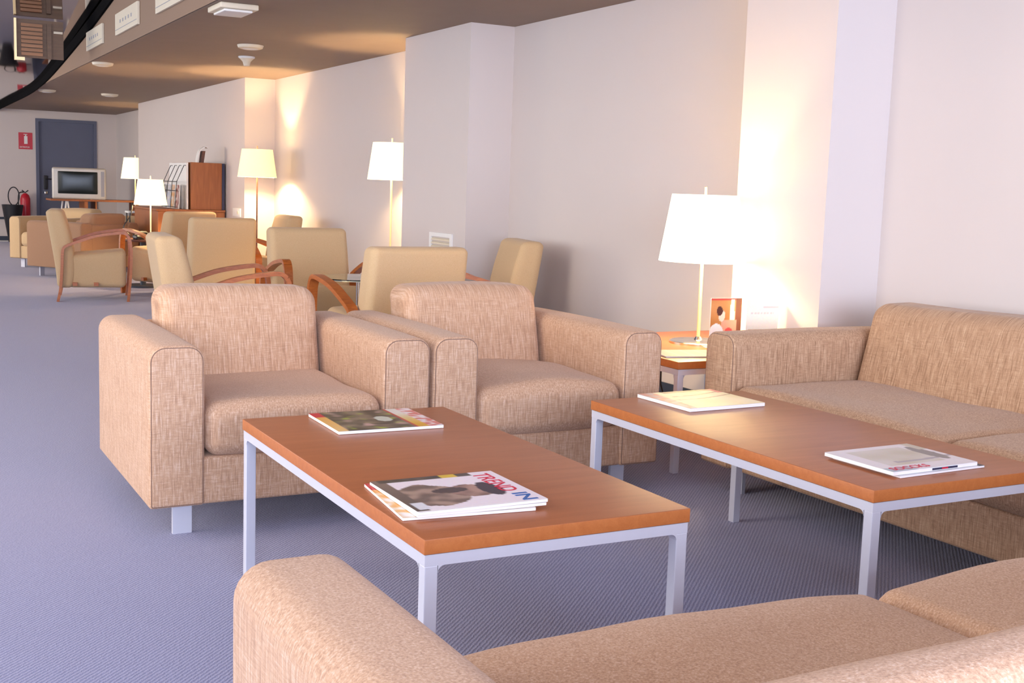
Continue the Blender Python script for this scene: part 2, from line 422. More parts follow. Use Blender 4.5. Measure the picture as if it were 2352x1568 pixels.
for i in range(6): x = -2.6+1.2*i; mb.box(x-.03, x+.03, YB-.1, YB-.05, .5, 2.5)
struct(mb.build('window_2', 'white', smooth=False))

# ------------------------------------------------------------------ upholstered club chairs and sofas
def club(name, label, cat, loc, rz, W, ncush=1, D=.91, fab='linen', sag=0.0, seed=1, group=None, puff=.012, legx=.09, bo=0.0, bt=.715):
    t = thing(name, label, cat, loc, rz, group)
    aw = .17; hx = W/2; hy = D/2; zt, zb = .617, .11
    f = MB(); f.rbox(-hx+aw-.01, hx-aw+.01, -hy+.012, hy-.02, zb, .262, .012, k=2, m=3)
    f.rbox(-hx+aw-.01, hx-aw+.01, hy-.07, hy-.005, .24, .60, .02, k=3, m=3)
    f.build('base', fab, t)
    for sx in (-1, 1):
        a = MB(); x0, x1 = (-hx, -hx+aw) if sx < 0 else (hx-aw, hx)
        prof_block(a, x0, x1, -hy, hy, zb, zt, .05, .012, .014, bulge=.004)
        ar = a.build('arm', fab, t, angle=50)
        pr = round_prof(x0, x1, zb, zt, .05, .012, .007)
        sm = MB(); sm.tube([(x, -hy+.003, z) for x, z in pr], .0019, 6, closed=True); sm.build('piping', 'seam', ar)
    iw = W-2*aw
    def wr(v, k, amp): return amp*noise.noise(Vector((v.x*k+seed*3.1, v.y*k, v.z*k)))
    for i in range(ncush):
        x0 = -hx+aw+iw*i/ncush+.003; x1 = -hx+aw+iw*(i+1)/ncush-.003; cx = (x0+x1)/2; hw = (x1-x0)/2
        def fn(v):
            u = (v.x-cx)/hw; q = v.y
            top = max(0, (v.z-.34)/.09)
            dz = top*(-.018*sag*math.exp(-((u)**2*2+((q+.1)/.25)**2))+.012*math.exp(-((q+hy-.03)/.12)**2)*(1-u*u))
            dz += wr(v, 4, .010)*top
            fy = -.012*(1-u*u)*math.exp(-((q+hy)/.05)**2)
            return (v.x, v.y+fy+wr(v, 5, .003), v.z+dz)
        c = MB(); c.rbox(x0, x1, -hy-.006, .20, .264, .425, .045, k=5, m=16, puff=(0, 0, puff), fn=fn); c.build('seat_cushion', fab, t, angle=60)
    def fb(v):
        u = v.x/(iw/2)
        y = v.y + (v.z-.26)*.24 - .012*(1-u*u)*math.exp(-((v.z-.52)/.16)**2) + wr(v, 4, .006)
        return (v.x, y, v.z + wr(v, 3, .006) + (.01*(1-abs(u)**3) if v.z > .6 else 0))
    b = MB(); b.rbox(-hx+aw+.004, hx-aw-.004, .10+bo, .315, .27, bt, .055, k=5, m=14, puff=(0, .01, .0), fn=fb)
    b.build('backrest', fab+'_back' if fab.startswith('linen') and bo == 0 else fab, t, angle=60)
    for sx in (-1, 1):
        for sy in (-1, 1):
            x = sx*(hx-legx-.03); y = sy*(hy-.10)
            MB().box(x-.03, x+.03, y-.008, y+.008, 0, .112).box(x-.03, x+.03, y-.03*(-sy)-.008 if False else y-.008, y+.008, .0, .112).box(x-.028, x+.028, y-.028, y+.028, .104, .111).build('leg', 'silver', t, smooth=False)
    return t
club('club_armchair', 'wide beige linen club armchair at left, facing the coffee table', 'armchair', (1.197, 3.64+.455, 0), 0, .935, seed=1, sag=.2, bt=.728)
club('club_armchair', 'beige linen club armchair with plump seat cushion, between its twin and lamp table', 'armchair', (2.148, 3.635+.455, 0), 0, .945, seed=2, sag=-.8, puff=.02, bt=.728)
club('sofa', 'tan linen two-seat sofa along right wall behind the second coffee table', 'sofa', (2.81+.455, 3.62-1.16, 0), -math.pi/2, 2.32, 2, fab='linen_sofa', seed=3, puff=.014, bt=.73)
club('sofa', 'foreground beige linen sofa seen from behind at the bottom edge', 'sofa', (.405+1.17, 1.52-.455, 0), math.pi, 2.33, 2, seed=4, puff=.02, bo=.085)

# ------------------------------------------------------------------ coffee tables
def low_table(name, label, x0, x1, y0, y1, h=.46, t=.0304, group=None):
    cx, cy = (x0+x1)/2, (y0+y1)/2; hx, hy = (x1-x0)/2, (y1-y0)/2
    T = thing(name, label, 'table', (cx, cy, 0), 0, group)
    top = MB(); top.box(-hx, hx, -hy, hy, h-.002, h, 0); 
    top = MB(); top.rbox(-hx, hx, -hy, hy, h-t, h, .0018, k=2, m=1)
    tp = top.build('tabletop', 'table_top', T, mats=['table_edge'])
    for p in tp.data.polygons:
        if abs(p.normal.z) < .5: p.material_index = 1
    a = .024; lw = .028; i = .003
    f = MB()
    X0, X1, Y0, Y1 = -hx+i, hx-i, -hy+i, hy-i
    f.box(X0, X1, Y0, Y0+lw, h-t-a, h-t-.001).box(X0, X1, Y1-lw, Y1, h-t-a, h-t-.001)
    f.box(X0, X0+lw, Y0+lw, Y1-lw, h-t-a, h-t-.001).box(X1-lw, X1, Y0+lw, Y1-lw, h-t-a, h-t-.001)
    r = .014
    for sx in (-1, 1):
        for sy in (-1, 1):
            xc = X0+lw if sx < 0 else X1-lw; yc = Y0+lw if sy < 0 else Y1-lw
            z = h-t-a
            for d in range(4):   # rounded inner corner gussets
                a0 = math.radians(90*d/4); a1 = math.radians(90*(d+1)/4)
                u0, w0 = r*(1-math.cos(a0)), r*(1-math.sin(a0)); u1, w1 = r*(1-math.cos(a1)), r*(1-math.sin(a1))
                s_ = -sx
                ya, yb = (Y0, Y0+lw) if sy < 0 else (Y1-lw, Y1)
                f.add([(xc, ya, z), (xc+s_*u0, ya, z-w0), (xc+s_*u1, ya, z-w1), (xc, yb, z), (xc+s_*u0, yb, z-w0), (xc+s_*u1, yb, z-w1)], [(0,1,2), (3,5,4), (1,4,5,2)])
                s_ = -sy
                xa, xb = (X0, X0+lw) if sx < 0 else (X1-lw, X1)
                f.add([(xa, yc, z), (xa, yc+s_*u0, z-w0), (xa, yc+s_*u1, z-w1), (xb, yc, z), (xb, yc+s_*u0, z-w0), (xb, yc+s_*u1, z-w1)], [(0,1,2), (3,5,4), (1,4,5,2)])
    f.build('frame', 'silver', T, smooth=False)
    for xa in (X0, X1-lw):
        for ya in (Y0, Y1-lw): MB().rbox(xa, xa+lw, ya, ya+lw, 0, h-t-a+.0005, .002, k=1, m=1).build('leg', 'silver', T, smooth=False)
    return T
low_table('coffee_table', 'long wood-topped coffee table with a stack of white-edged magazines, nearest the left', .9051, 1.5268, 1.9884, 3.2406)
low_table('coffee_table', 'long wood-topped coffee table in front of the right sofa', 2.0297, 2.6466, 1.9583, 3.1941)
low_table('lamp_table', 'square wood-topped side table carrying the big lamp between armchair and sofa', 2.845, 3.72-.01, 3.835, 4.74)

# ------------------------------------------------------------------ magazines and printed things
def paint_mesh(name, W, H, z0, z1, fn, nx=56, ny=76, parent=None, curl=0, art_mat='printed', rough=None):
    """flat cover of W (x) by H (y) with colour per vertex from fn(u,v)"""
    vs = []; cols = []
    for j in range(ny+1):
        for i in range(nx+1):
            u, v = i/nx, j/ny
            vs.append(((u-.5)*W, (v-.5)*H, z1+curl*(u**3)*.5)); cols.append(fn(u, v))
    fs = []
    for j in range(ny):
        for i in range(nx):
            a = j*(nx+1)+i; fs.append((a, a+1, a+nx+2, a+nx+1))
    me = bpy.data.meshes.new(name); me.from_pydata(vs, [], fs); me.materials.append(MATS[art_mat])
    ca = me.color_attributes.new('Col', 'FLOAT_COLOR', 'POINT')
    for i, c in enumerate(cols): ca.data[i].color = lin(c)
    o = bpy.data.objects.new(name, me); C.objects.link(o); o.parent = parent
    return o
def text_mesh(name, txt, size, mat, parent, loc, rot=(0,0,0), sx=1, bold=0):
    cu = bpy.data.curves.new('t', 'FONT'); cu.body = txt; cu.size = size; cu.extrude = .0002; cu.offset = bold
    to = bpy.data.objects.new('t', cu); C.objects.link(to)
    me = bpy.data.meshes.new_from_object(to); me.name = name
    bpy.data.objects.remove(to); bpy.data.curves.remove(cu)
    me.materials.clear(); me.materials.append(MATS[mat])
    o = bpy.data.objects.new(name, me); C.objects.link(o); o.parent = parent; o.location = loc; o.rotation_euler = rot; o.scale = (sx, 1, 1)
    return o
def magazine(label, cx, cy, z, rz, art, W=.215, H=.29, th=.008, group=None, text=None, cat='magazine', name='magazine'):
    """spine along +x edge... x = width, y = height of the page, cover up"""
    t = thing(name, label, cat, (cx, cy, z), rz, group)
    pg = MB(); pg.rbox(-W/2, W/2, -H/2, H/2, 0.0003, th-.0006, .0008, k=1, m=1); pg.build('pages', 'paper', t, smooth=False)
    cv = paint_mesh('cover', W+.001, H+.001, 0, th, art, parent=t)
    for a in (text or []): text_mesh('lettering', *a[:3], cv, *a[3:])
    return t
def n2(u, v, k, s=0): return noise.noise(Vector((u*k+s, v*k-s, s)))
def mixc(a, b, t): t = max(0, min(1, t)); return tuple(a[i]*(1-t)+b[i]*t for i in range(3))
def art_garden(u, v):          # left table, back: dark green/brown collage, orange strip, yellow and red
    c = mixc((66, 62, 50), (132, 118, 96), .5+1.2*n2(u, v, 6, 1))
    c = mixc(c, (160, 180, 60), 2.2*n2(u, v, 9, 3)-.45); c = mixc(c, (196, 160, 150), 2.5*n2(u, v, 7, 6)-.5)
    if (u-.5)**2/.02+(v-.58)**2/.006 < 1: c = (200, 205, 190)
    if v > .86: c = mixc((220, 120, 110), (240, 230, 230), .5+2*n2(u, v, 14, 2))
    elif .76 < v <= .86: c = mixc((226, 170, 40), (230, 225, 215), 1.4-1.6*u)
    elif .73 < v <= .76: c = (190, 60, 56)
    if v < .1: c = mixc((236, 170, 70), (240, 200, 130), u); 
    if v < .1 and u < .25: c = (210, 50, 60)
    return c
def art_portrait(u, v):        # woman/man lying portrait in brown tones on white with cap
    c = (244, 232, 238)
    e = n2(u, v, 5, 9)*.05
    body = (u-.42+e)**2/.11 + (v-.27)**2/.075
    if body < 1 and u > .05: c = mixc((112, 92, 84), (170, 142, 126), .5+1.8*n2(u, v, 8, 4))
    head = (u-.46)**2/.035+(v-.60)**2/.030
    if head < 1: c = mixc((120, 92, 84), (178, 140, 126), .5+1.6*n2(u, v, 7, 5))
    if (u-.46)**2/.045+(v-.75)**2/.007 < 1: c = (48, 40, 60)
    if (u-.52)**2/.006+(v-.45)**2/.02 < 1: c = (70, 56, 60)
    if v < .10: c = mixc((84, 70, 66), (130, 110, 100), u)
    if .07 < u < .26 and .03 < v < .13: c = (226, 226, 232)
    if u < .03: c = (250, 244, 244)
    if u > .9 and .05 < v < .8: c = mixc((60, 54, 52), (90, 80, 74), n2(u, v, 12, 2)+.5)
    if u > .9 and .55 < v < .68: c = (226, 190, 60)
    return c
def art_orange_edge(u, v):
    c = (246, 236, 226)
    if v < .16: c = mixc((240, 176, 90), (250, 240, 235), .5+2*n2(u, v, 10, 7))
    if u < .09: c = mixc((60, 54, 52), (120, 104, 90), .5+2*n2(u, v, 8, 1))
    if v < .16 and u < .2: c = mixc((214, 36, 50), (240, 150, 140), .3+2*n2(u, v, 12, 5))
    return c
def art_cream(u, v):
    c = mixc((244, 230, 180), (250, 240, 205), .5+n2(u, v, 3, 2))
    s = .42+.10*math.sin(v*3.2+.4)
    if abs(u-s) < .018*(1-abs(v-.6)): c = (176, 132, 90)
    if abs(u-(s-.2)) < .016 and v > .25: c = (170, 120, 84)
    if u < .10 and v > .3: c = (70, 56, 70)
    if v < .10+.1*(1-u): c = mixc((206, 180, 180), (226, 150, 130), .5+2*n2(u, v, 12, 4))
    if v > .93 and u < .25: c = (214, 80, 92)
    return c
def art_grey(u, v):
    c = (238, 230, 232)
    if .12 < u < .8 and .15 < v < .8: c = mixc((206, 196, 176), (222, 214, 206), .5+n2(u, v, 4, 3))
    if abs(u-.68+.25*(v-.5)**2) < .03 and v > .3: c = (176, 166, 172)
    if (u-.45)**2/.10+(v-.87)**2/.006 < 1: c = (140, 132, 130)
    if v > .9 and u < .3: c = (206, 196, 176)
    if u > .85 and v < .3: c = (180, 196, 206)
    return c
def art_news(u, v):
    c = (196, 188, 184)
    if int(v*40) % 2 and (int(u*24) % 6): c = (160, 150, 150)
    return c
HP = math.pi/2
Zt = .4604
# cover's +y points to the page head; rotated so that the head points +x (right), spine nearest the camera
magazine('single magazine with a dark garden collage cover at the far end of left coffee table', 1.238, 3.075, Zt, -HP-.02, art_garden, W=.265, H=.305, th=.009)
magazine('white magazine with an orange-edged cover at the bottom of the near stack', 1.075, 2.248, Zt, -HP-.10, art_orange_edge, W=.285, H=.29, th=.007)
magazine('thin plain white magazine, middle one of the near stack', 1.092, 2.236, Zt+.0075, -HP-.03, lambda u, v: (244, 238, 240), W=.27, H=.29, th=.007)
magazine('magazine with brown portrait cover and red and blue title, topmost of the near stack', 1.088, 2.228, Zt+.015, -HP+.0, lambda u, v: art_portrait(1-u, v), W=.265, H=.295, th=.007,
         text=[('TREND', .058, 'ink_red', (-.115, .088, .0074), (0, 0, 0), .86, .0003), ('IN', .050, 'ink_blue', (.062, .096, .0074), (0, 0, 0), 1.25, .0008)])
magazine('pale cream magazine under the lamp glow at the far end of right coffee table', 2.362, 3.055, Zt, -HP+.03, art_cream, W=.275, H=.305, th=.012)
magazine('white magazine sticking out at the bottom of the pair on right coffee table', 2.330, 2.140, Zt, -HP+.03, lambda u, v: (244, 242, 244) if v < .93 else (30, 30, 60), W=.225, H=.305, th=.006)
mg = magazine('pale grey magazine with small red lettering, upper of the pair on right coffee table', 2.310, 2.148, Zt+.0065, -HP+.02, art_grey, W=.232, H=.30, th=.010,
         text=[('SOCCKS', .034, 'ink_red', (.105, -.135, .0104), (0, 0, HP), 1.0, .0004)])
s_ = MB(); s_.box(.1165, .1175, -.015, .075, .0025, .0075); s_.build('spine_label', 'navy', mg, smooth=False)
s_ = MB(); s_.box(.1172, .1180, .018, .04, .003, .007); s_.build('spine_title', 'ink_red', mg, smooth=False)
magazine('folded newspaper on the front corner of the lamp table', 3.02, 4.02, Zt, -.25, art_news, W=.26, H=.20, th=.006, cat='newspaper', name='newspaper')
# cards standing on the lamp table
def art_person(u, v):
    c = mixc((196, 128, 64), (214, 150, 90), .5+n2(u, v, 3, 1))
    if v > .95: c = (210, 80, 70)
    if u > .80: c = (120, 66, 54)
    if abs(u-.70) < .075+.07*(1-v)-.02 and .58 < v < .97: c = (255, 250, 235)
    if .35 < u < .85 and .3 < v < .58: c = (236, 172, 146)
    if (u-.36)**2/.012+(v-.66)**2/.014 < 1: c = (246, 220, 196)
    if (u-.29)**2/.010+(v-.75)**2/.009 < 1: c = (84, 44, 40)
    if (u-.20)**2/.06+(v-.28)**2/.05 < 1: c = (250, 250, 248)
    if (u-.60)**2/.015+(v-.36)**2/.004 < 1: c = (230, 84, 84)
    if (u-.55)**2/.012+(v-.16)**2/.010 < 1: c = (110, 100, 190)
    if v < .12: c = (238, 196, 160)
    return c
def art_leaf(u, v):
    c = (252, 248, 232)
    if abs(v-.86) < .012 and u > .5: c = (238, 214, 206)
    if abs(v-.74) < .012 and .1 < u < .85 and int(u*30) % 3: c = (226, 220, 208)
    if v < .42 and u < .5 and u > .05: c = mixc((196, 110, 60), (244, 190, 110), .5+1.6*n2(u, v, 7, 5))
    if v < .40 and .62 < u < .88: c = mixc((196, 120, 110), (80, 30, 34), u*3-1.9)
    return c
def standing_card(label, x, y, rz, W, H, art, thick=.004):
    t = thing('leaflet', label, 'leaflet', (x, y, Zt), rz)
    b = MB(); b.box(-W/2, W/2, .0, thick, 0, H)
    b.box(-W/2+.01, W/2-.01, thick, .07, 0, .003); b.add([(-.02, .004, H*.75), (.02, .004, H*.75), (.02, .07, .003), (-.02, .07, .003), (-.02, .008, H*.75), (.02, .008, H*.75), (.02, .074, .003), (-.02, .074, .003)], [(0,1,2,3), (7,6,5,4), (0,4,5,1), (2,6,7,3), (1,5,6,2), (0,3,7,4)])
    b.build('card', 'paper', t, smooth=False)
    c = paint_mesh('picture', W, H, 0, 0, art, nx=44, ny=60, parent=t)
    c.rotation_euler = (HP, 0, 0); c.location = (0, -.0008, H/2)
    return t
standing_card('standing picture card of a seated person in a white shirt by the big lamp', 3.30, 4.12, -.12, .155, .225, art_person)
standing_card('pale standing leaflet with small orange pictures, right of the person picture card', 3.425, 3.965+.06, -.12, .16, .225, art_leaf)

# ------------------------------------------------------------------ lamps
LAMP = (1.0, .70, .36)
def bulb(name, parent, z, power, r=.03):
    l = bpy.data.lights.new(name, 'POINT'); l.energy = power; l.color = LAMP; l.shadow_soft_size = r
    o = bpy.data.objects.new(name, l); C.objects.link(o); o.parent = parent; o.location = (0, 0, z); return o
def lamp(name, label, x, y, z0, zb, zt_, rb, rt, power, smat, group=None, base_r=.13, pole='brass', fin=.035):
    t = thing(name, label, 'lamp', (x, y, z0), 0, group)
    MB().lathe([(0.001, 0), (base_r, 0), (base_r, .008), (base_r*.95, .012), (.02, .016), (.012, .03), (.001, .03)], n=40, cap=False).build('base', 'chrome', t)
    MB().lathe([(.008, .012), (.008, zt_-z0+.0)], n=14).build('pole', pole, t)
    zc, ztt = zb-z0, zt_-z0; th = .003
    MB().lathe([(rb, zc), (rt, ztt), (rt-th, ztt), (rb-th, zc), (rb, zc)], n=56, cap=False).build('lamp_shade', smat, t)
    s = MB(); s.tube([(rt-.004, 0, ztt-.012), (-rt+.004, 0, ztt-.012)], .002, 6).tube([(0, rt-.004, ztt-.012), (0, -rt+.004, ztt-.012)], .002, 6); s.build('spider', 'brass', t)
    MB().lathe([(.006, ztt-.02), (.006, ztt+fin), (.001, ztt+fin+.003)], n=12).build('finial', pole, t)
    bulb('bulb_light', t, zc+(ztt-zc)*.33, power)
    return t
lamp('table_lamp', 'big glowing lamp with slim brass stem on the square lamp table', 3.315, 4.33, Zt, .832, 1.132, .197, .150, 22, 'shade_bright')
lamp('floor_lamp', 'floor lamp with a pale shade beside the pillar with the vent grille', 3.625, 8.76, 0, 1.175, 1.463, .190, .150, 42, 'shade_far')
lamp('floor_lamp', 'yellow-shaded floor lamp with a dark stem in the corner behind the rear seats', 3.50, 12.03, 0, 1.174, 1.455, .197, .155, 62, 'shade_mid', pole='dark_wood')
lamp('floor_lamp', 'farthest floor lamp, partly hidden by the wall edge near the television', 3.575, 18.78, 0, 1.112, 1.43, .21, .165, 18, 'shade_far')
lamp('table_lamp', 'small glowing lamp on the round dark table in the middle distance', 2.575, 12.72, .5002, .852, 1.116, .168, .125, 30, 'shade_far', base_r=.08, pole='offwhite')
# flex of the big lamp
MB().tube([(2.90, 4.03, .42), (2.895, 4.02, .34), (2.915, 4.0, .25), (2.98, 4.02, .16), (3.08, 4.10, .09), (3.14, 4.16, .02)], .004, 6).build('power_cord', 'black')
tag(bpy.data.objects['power_cord'], 'black power cord drooping beneath the square lamp table', 'cord')

# ------------------------------------------------------------------ wooden-armed easy chairs
def spline(pts, n=8):
    P = [Vector(p) for p in pts]; out = []
    for i in range(len(P)-1):
        p0 = P[max(i-1, 0)]; p1 = P[i]; p2 = P[i+1]; p3 = P[min(i+2, len(P)-1)]
        for k in range(n):
            t = k/n; out.append(.5*((2*p1)+(p2-p0)*t+(2*p0-5*p1+4*p2-p3)*t*t+(3*p1-p0-3*p2+p3)*t**3))
    out.append(P[-1]); return out
def easy_chair(label, x, y, rz):
    t = thing('easy_chair', label, 'chair', (x, y, 0), rz, 'wooden-armed easy chairs')
    hw = .262
    s = MB()
    def fs_(v): return (v.x, v.y, v.z + (.03*(-v.y)/.3 if v.z > .3 else 0) + (.01*(1-(v.x/hw)**2) if v.z > .3 else 0))
    s.rbox(-hw, hw, -.30, .20, .12, .43, .045, k=4, m=8, fn=fs_); s.build('seat', 'easy_fabric', t, angle=60)
    # tall back, thicker and swept back towards the top
    rear = spline([(.290, .12), (.305, .30), (.330, .50), (.358, .68), (.382, .80)], 5); 
    front = spline([(.155, .12), (.140, .38), (.155, .52), (.190, .66), (.238, .80)], 5)
    b = MB(); nseg = len(rear); prof = []
    vs = []; 
    def sec(i):
        r, f = rear[i], front[i]; return f.x, r.x, (r.y+f.y)/2
    top = []
    def bf(v):
        # v in unit block: z 0..1 along height, y 0..1 thickness
        q = max(0, min(.9999, (v.z-.12)/.70))*(nseg-1); i = int(q); fr = q-i; j = min(i+1, nseg-1)
        f0 = front[i].x*(1-fr)+front[j].x*fr; r0 = rear[i].x*(1-fr)+rear[j].x*fr
        yy = f0+(r0-f0)*((v.y+.055)/.11)
        wx = 1.0 + .03*(1-min(1, (v.z-.12)/.7))
        return (v.x*wx, yy, v.z)
    b.rbox(-.275, .275, -.055, .055, .12, .82, .036, k=4, m=14, fn=bf); b.build('backrest', 'easy_fabric', t, angle=60)
    w2, th = .027, .012
    prof = [(-w2, -th), (w2, -th), (w2, th), (-w2, th)]
    for sx in (-1, 1):
        xx = sx*.318
        front_leg = spline([(-.315, 0), (-.335, .2), (-.345, .42), (-.335, .55), (-.315, .60)], 5)
        armp = spline([(-.315, .60), (-.285, .622), (-.22, .622), (-.05, .595), (.10, .545), (.20, .505)], 6)
        rleg = spline([(.20, .505), (.228, .485), (.242, .44), (.248, .30), (.262, .12), (.285, 0)], 6)
        for nm, pth in (('leg', front_leg), ('armrest', armp), ('leg', rleg)):
            MB().sweep([(xx, p.x, p.y) for p in pth], prof, up=(1, 0, 0)).build(nm, 'arm_wood', t, angle=40)
    r = MB(); r.box(-.30, .30, -.06, -.02, .14, .17).box(-.30, .30, .12, .16, .14, .17); r.build('rail', 'arm_wood', t, smooth=False)
    return t
ec = easy_chair('pale yellow easy chair seen from behind, back directly behind the second club armchair', 2.46, 5.92, math.pi+.04)
G = 'wooden-armed easy chairs'
dup(ec, 'yellow easy chair facing the camera behind the round glass table', (2.67, 7.68, 0), -.02, G)
dup(ec, 'yellow easy chair with its side turned, backrest against the recessed wall', (3.30, 6.62, 0), -HP-.24, G)
dup(ec, 'yellow easy chair in profile behind the first club armchair, arms pointing right', (1.74, 6.72, 0), HP-.10, G)
dup(ec, 'easy chair seen from behind between the glass table and the wood cabinet', (2.60, 10.18, 0), math.pi-.05, G)
dup(ec, 'rearmost easy chair seen from behind in front of the magazine cabinet', (2.60, 11.90, 0), math.pi+.42, G)
dup(ec, 'yellow easy chair in full profile standing alone on the open carpet at left', (1.80, 11.55, 0), HP-.16, G)
dup(ec, 'easy chair beside the yellow-shaded floor lamp, facing left', (3.22, 11.08, 0), -HP-.05, G)

# round glass table
gt = thing('glass_table', 'round glass-topped table with chrome stem among the easy chairs', 'table', (2.665, 6.92, 0))
MB().lathe([(.001, .548), (.27, .548), (.272, .554), (.27, .560), (.001, .560)], n=56, cap=False).build('tabletop', 'table_glass', gt)
MB().lathe([(.022, .012), (.022, .546)], n=20).build('stem', 'chrome', gt)
MB().lathe([(.001, 0), (.22, 0), (.22, .008), (.03, .014), (.001, .014)], n=40, cap=False).build('base', 'chrome', gt)
MB().lathe([(.001, .535), (.07, .535), (.07, .5475), (.001, .5475)], n=24, cap=False).build('mount', 'black', gt)

# ------------------------------------------------------------------ far seating group
club('club_armchair', 'distant tan club armchair at the left edge, turned toward the window side', 'armchair', (2.10, 15.6, 0), -math.radians(50), .90, fab='easy_fabric', seed=8, D=.84)
club('club_armchair', 'distant club armchair glowing orange beside the small lamp', 'armchair', (3.06, 16.15, 0), -HP, .90, fab='easy_fabric', seed=9, D=.78)
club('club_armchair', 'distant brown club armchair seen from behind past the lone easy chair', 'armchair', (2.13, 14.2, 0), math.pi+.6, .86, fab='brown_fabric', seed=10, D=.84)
rt = thing('round_table', 'round dark wood table under the small glowing lamp', 'table', (2.95, 13.9, 0))
rt.location = (2.50, 12.74, 0)
MB().lathe([(.001, .475), (.235, .475), (.24, .4875), (.235, .50), (.001, .50)], n=48, cap=False).build('tabletop', 'dark_wood', rt)
MB().lathe([(.03, .02), (.03, .475)], n=16).build('stem', 'dark_trim', rt)
MB().lathe([(.001, 0), (.2, 0), (.2, .02), (.001, .02)], n=32, cap=False).build('base', 'dark_trim', rt)
ph = thing('telephone', 'black desk telephone on the round dark table', 'telephone', (2.45, 12.60, .5005), .3)
MB().rbox(-.07, .07, -.05, .05, 0, .045, .015, k=2, m=2, fn=lambda v: (v.x, v.y, v.z*(1+v.y*3))).build('body', 'black', ph)
MB().tube([(-.08, .0, .055), (-.06, 0, .07), (.06, 0, .07), (.08, 0, .055)], .014, 8).build('handset', 'black', ph)
MB().tube(spline([(-.09, .06, .04), (-.14, .09, .12), (-.06, .10, .24), (-.02, .14, .34), (.06, .30, .36)], 6), .006, 6).build('cord', 'black', ph)

# ------------------------------------------------------------------ cabinet with magazine rack
cb = thing('cabinet', 'brown wood cabinet with raised rear section against the long wall', 'cabinet', (3.1, 13.3, 0))
def L(x0, x1, y0, y1, z0, z1): return (x0-3.1, x1-3.1, y0-13.1, y1-13.1, z0, z1)
MB().rbox(*L(2.77, 3.505, 13.1, 14.4, 0.0, .775), .004, k=1, m=1).build('body', 'cabinet_wood', cb, smooth=False)
MB().rbox(*L(2.75, 3.507, 13.09, 14.42, .776, .80), .003, k=1, m=1).build('worktop', 'cabinet_wood', cb, smooth=False)
MB().rbox(*L(3.13, 3.475, 13.12, 14.05, .801, 1.318), .003, k=1, m=1).build('upper_box', 'cabinet_wood', cb, smooth=False)
MB().box(*L(3.477, 3.507, 13.125, 14.05, .801, 1.316)).build('back_panel', 'navy', cb, smooth=False)
rk = thing('magazine_rack', 'white-backed wire magazine rack on the cabinet front', 'rack', (3.09, 13.8, .801))
MB().box(.0, .02, -.45, .40, 0, .512).build('panel', 'white', rk, smooth=False)
wi = MB()
for y in (-.42, -.2, .02, .24):
    wi.tube([(-.12, y, .01), (-.10, y, .30), (-.02, y, .48), (0, y, .48)], .004, 6)
for z in (.02, .2, .3): wi.tube([(-.12+z*.06, -.44, z), (-.12+z*.06, .38, z)], .004, 6)
wi.build('wire', 'black', rk)
for i, (c_, lb) in enumerate((((150, 60, 40), 'red-brown magazine in the wire rack'), ((224, 160, 90), 'orange magazine in the wire rack'), ((180, 190, 210), 'pale blue magazine in the wire rack'), ((60, 56, 60), 'black magazine in the wire rack, leftmost'))):
    t = thing('magazine', lb, 'magazine', (3.035, 13.45+.205*i, .803), 0)
    b = MB(); b.box(-.03, -.022, -.09, .09, 0, .27).xf(lambda v: (v.x+v.z*.05, v.y, v.z)); b.build('pages', 'paper', t, smooth=False)
    q = paint_mesh('cover', .17, .26, 0, 0, (lambda cc, s: (lambda u, v: mixc(cc, (235, 225, 215), .4+2.2*n2(u, v, 6, s))))(c_, i), nx=16, ny=22, parent=t)
    q.rotation_euler = (HP, 0, -HP); q.location = (-.0255, 0, .133); q.rotation_euler = (HP-0.05, 0, -HP)
fl = tag(MB().box(2.42, 2.69, 13.12, 13.42, .785, .797).build('tray', 'black', smooth=False), 'black flap tray sticking out at the left end of the cabinet', 'tray')
bpy.data.objects.remove(fl)
fl = thing('display_holder', 'white curved leaflet holder standing on top of the wood cabinet', 'holder', (3.28, 13.5, 1.3185))
cv = spline([(-.055, 0, 0), (-.045, 0, .07), (-.02, 0, .14), (.03, 0, .175), (.06, 0, .165)], 5)
MB().sweep([(p.x, -.05, p.z) for p in cv], [(-.05, -.004), (.05, -.004), (.05, .004), (-.05, .004)], up=(0, 1, 0)).build('front', 'white', fl)
MB().box(.0, .035, -.09, .0, 0, .13).xf(lambda v: (v.x+v.z*.15-.02, v.y, v.z)).build('leaflets', 'dark_wood', fl, smooth=False)
wt = thing('stool', 'small white-topped table with thin dark legs behind the small lamp', 'table', (2.90, 15.05, 0))
MB().rbox(-.14, .14, -.12, .12, .70, .725, .008, k=2, m=1).build('top', 'white', wt)
for a in (-1, 1):
    for b_2 in (-1, 1): MB().tube([(a*.12, b_2*.10, .70), (a*.13, b_2*.11, 0)], .008, 6).build('leg', 'black', wt)

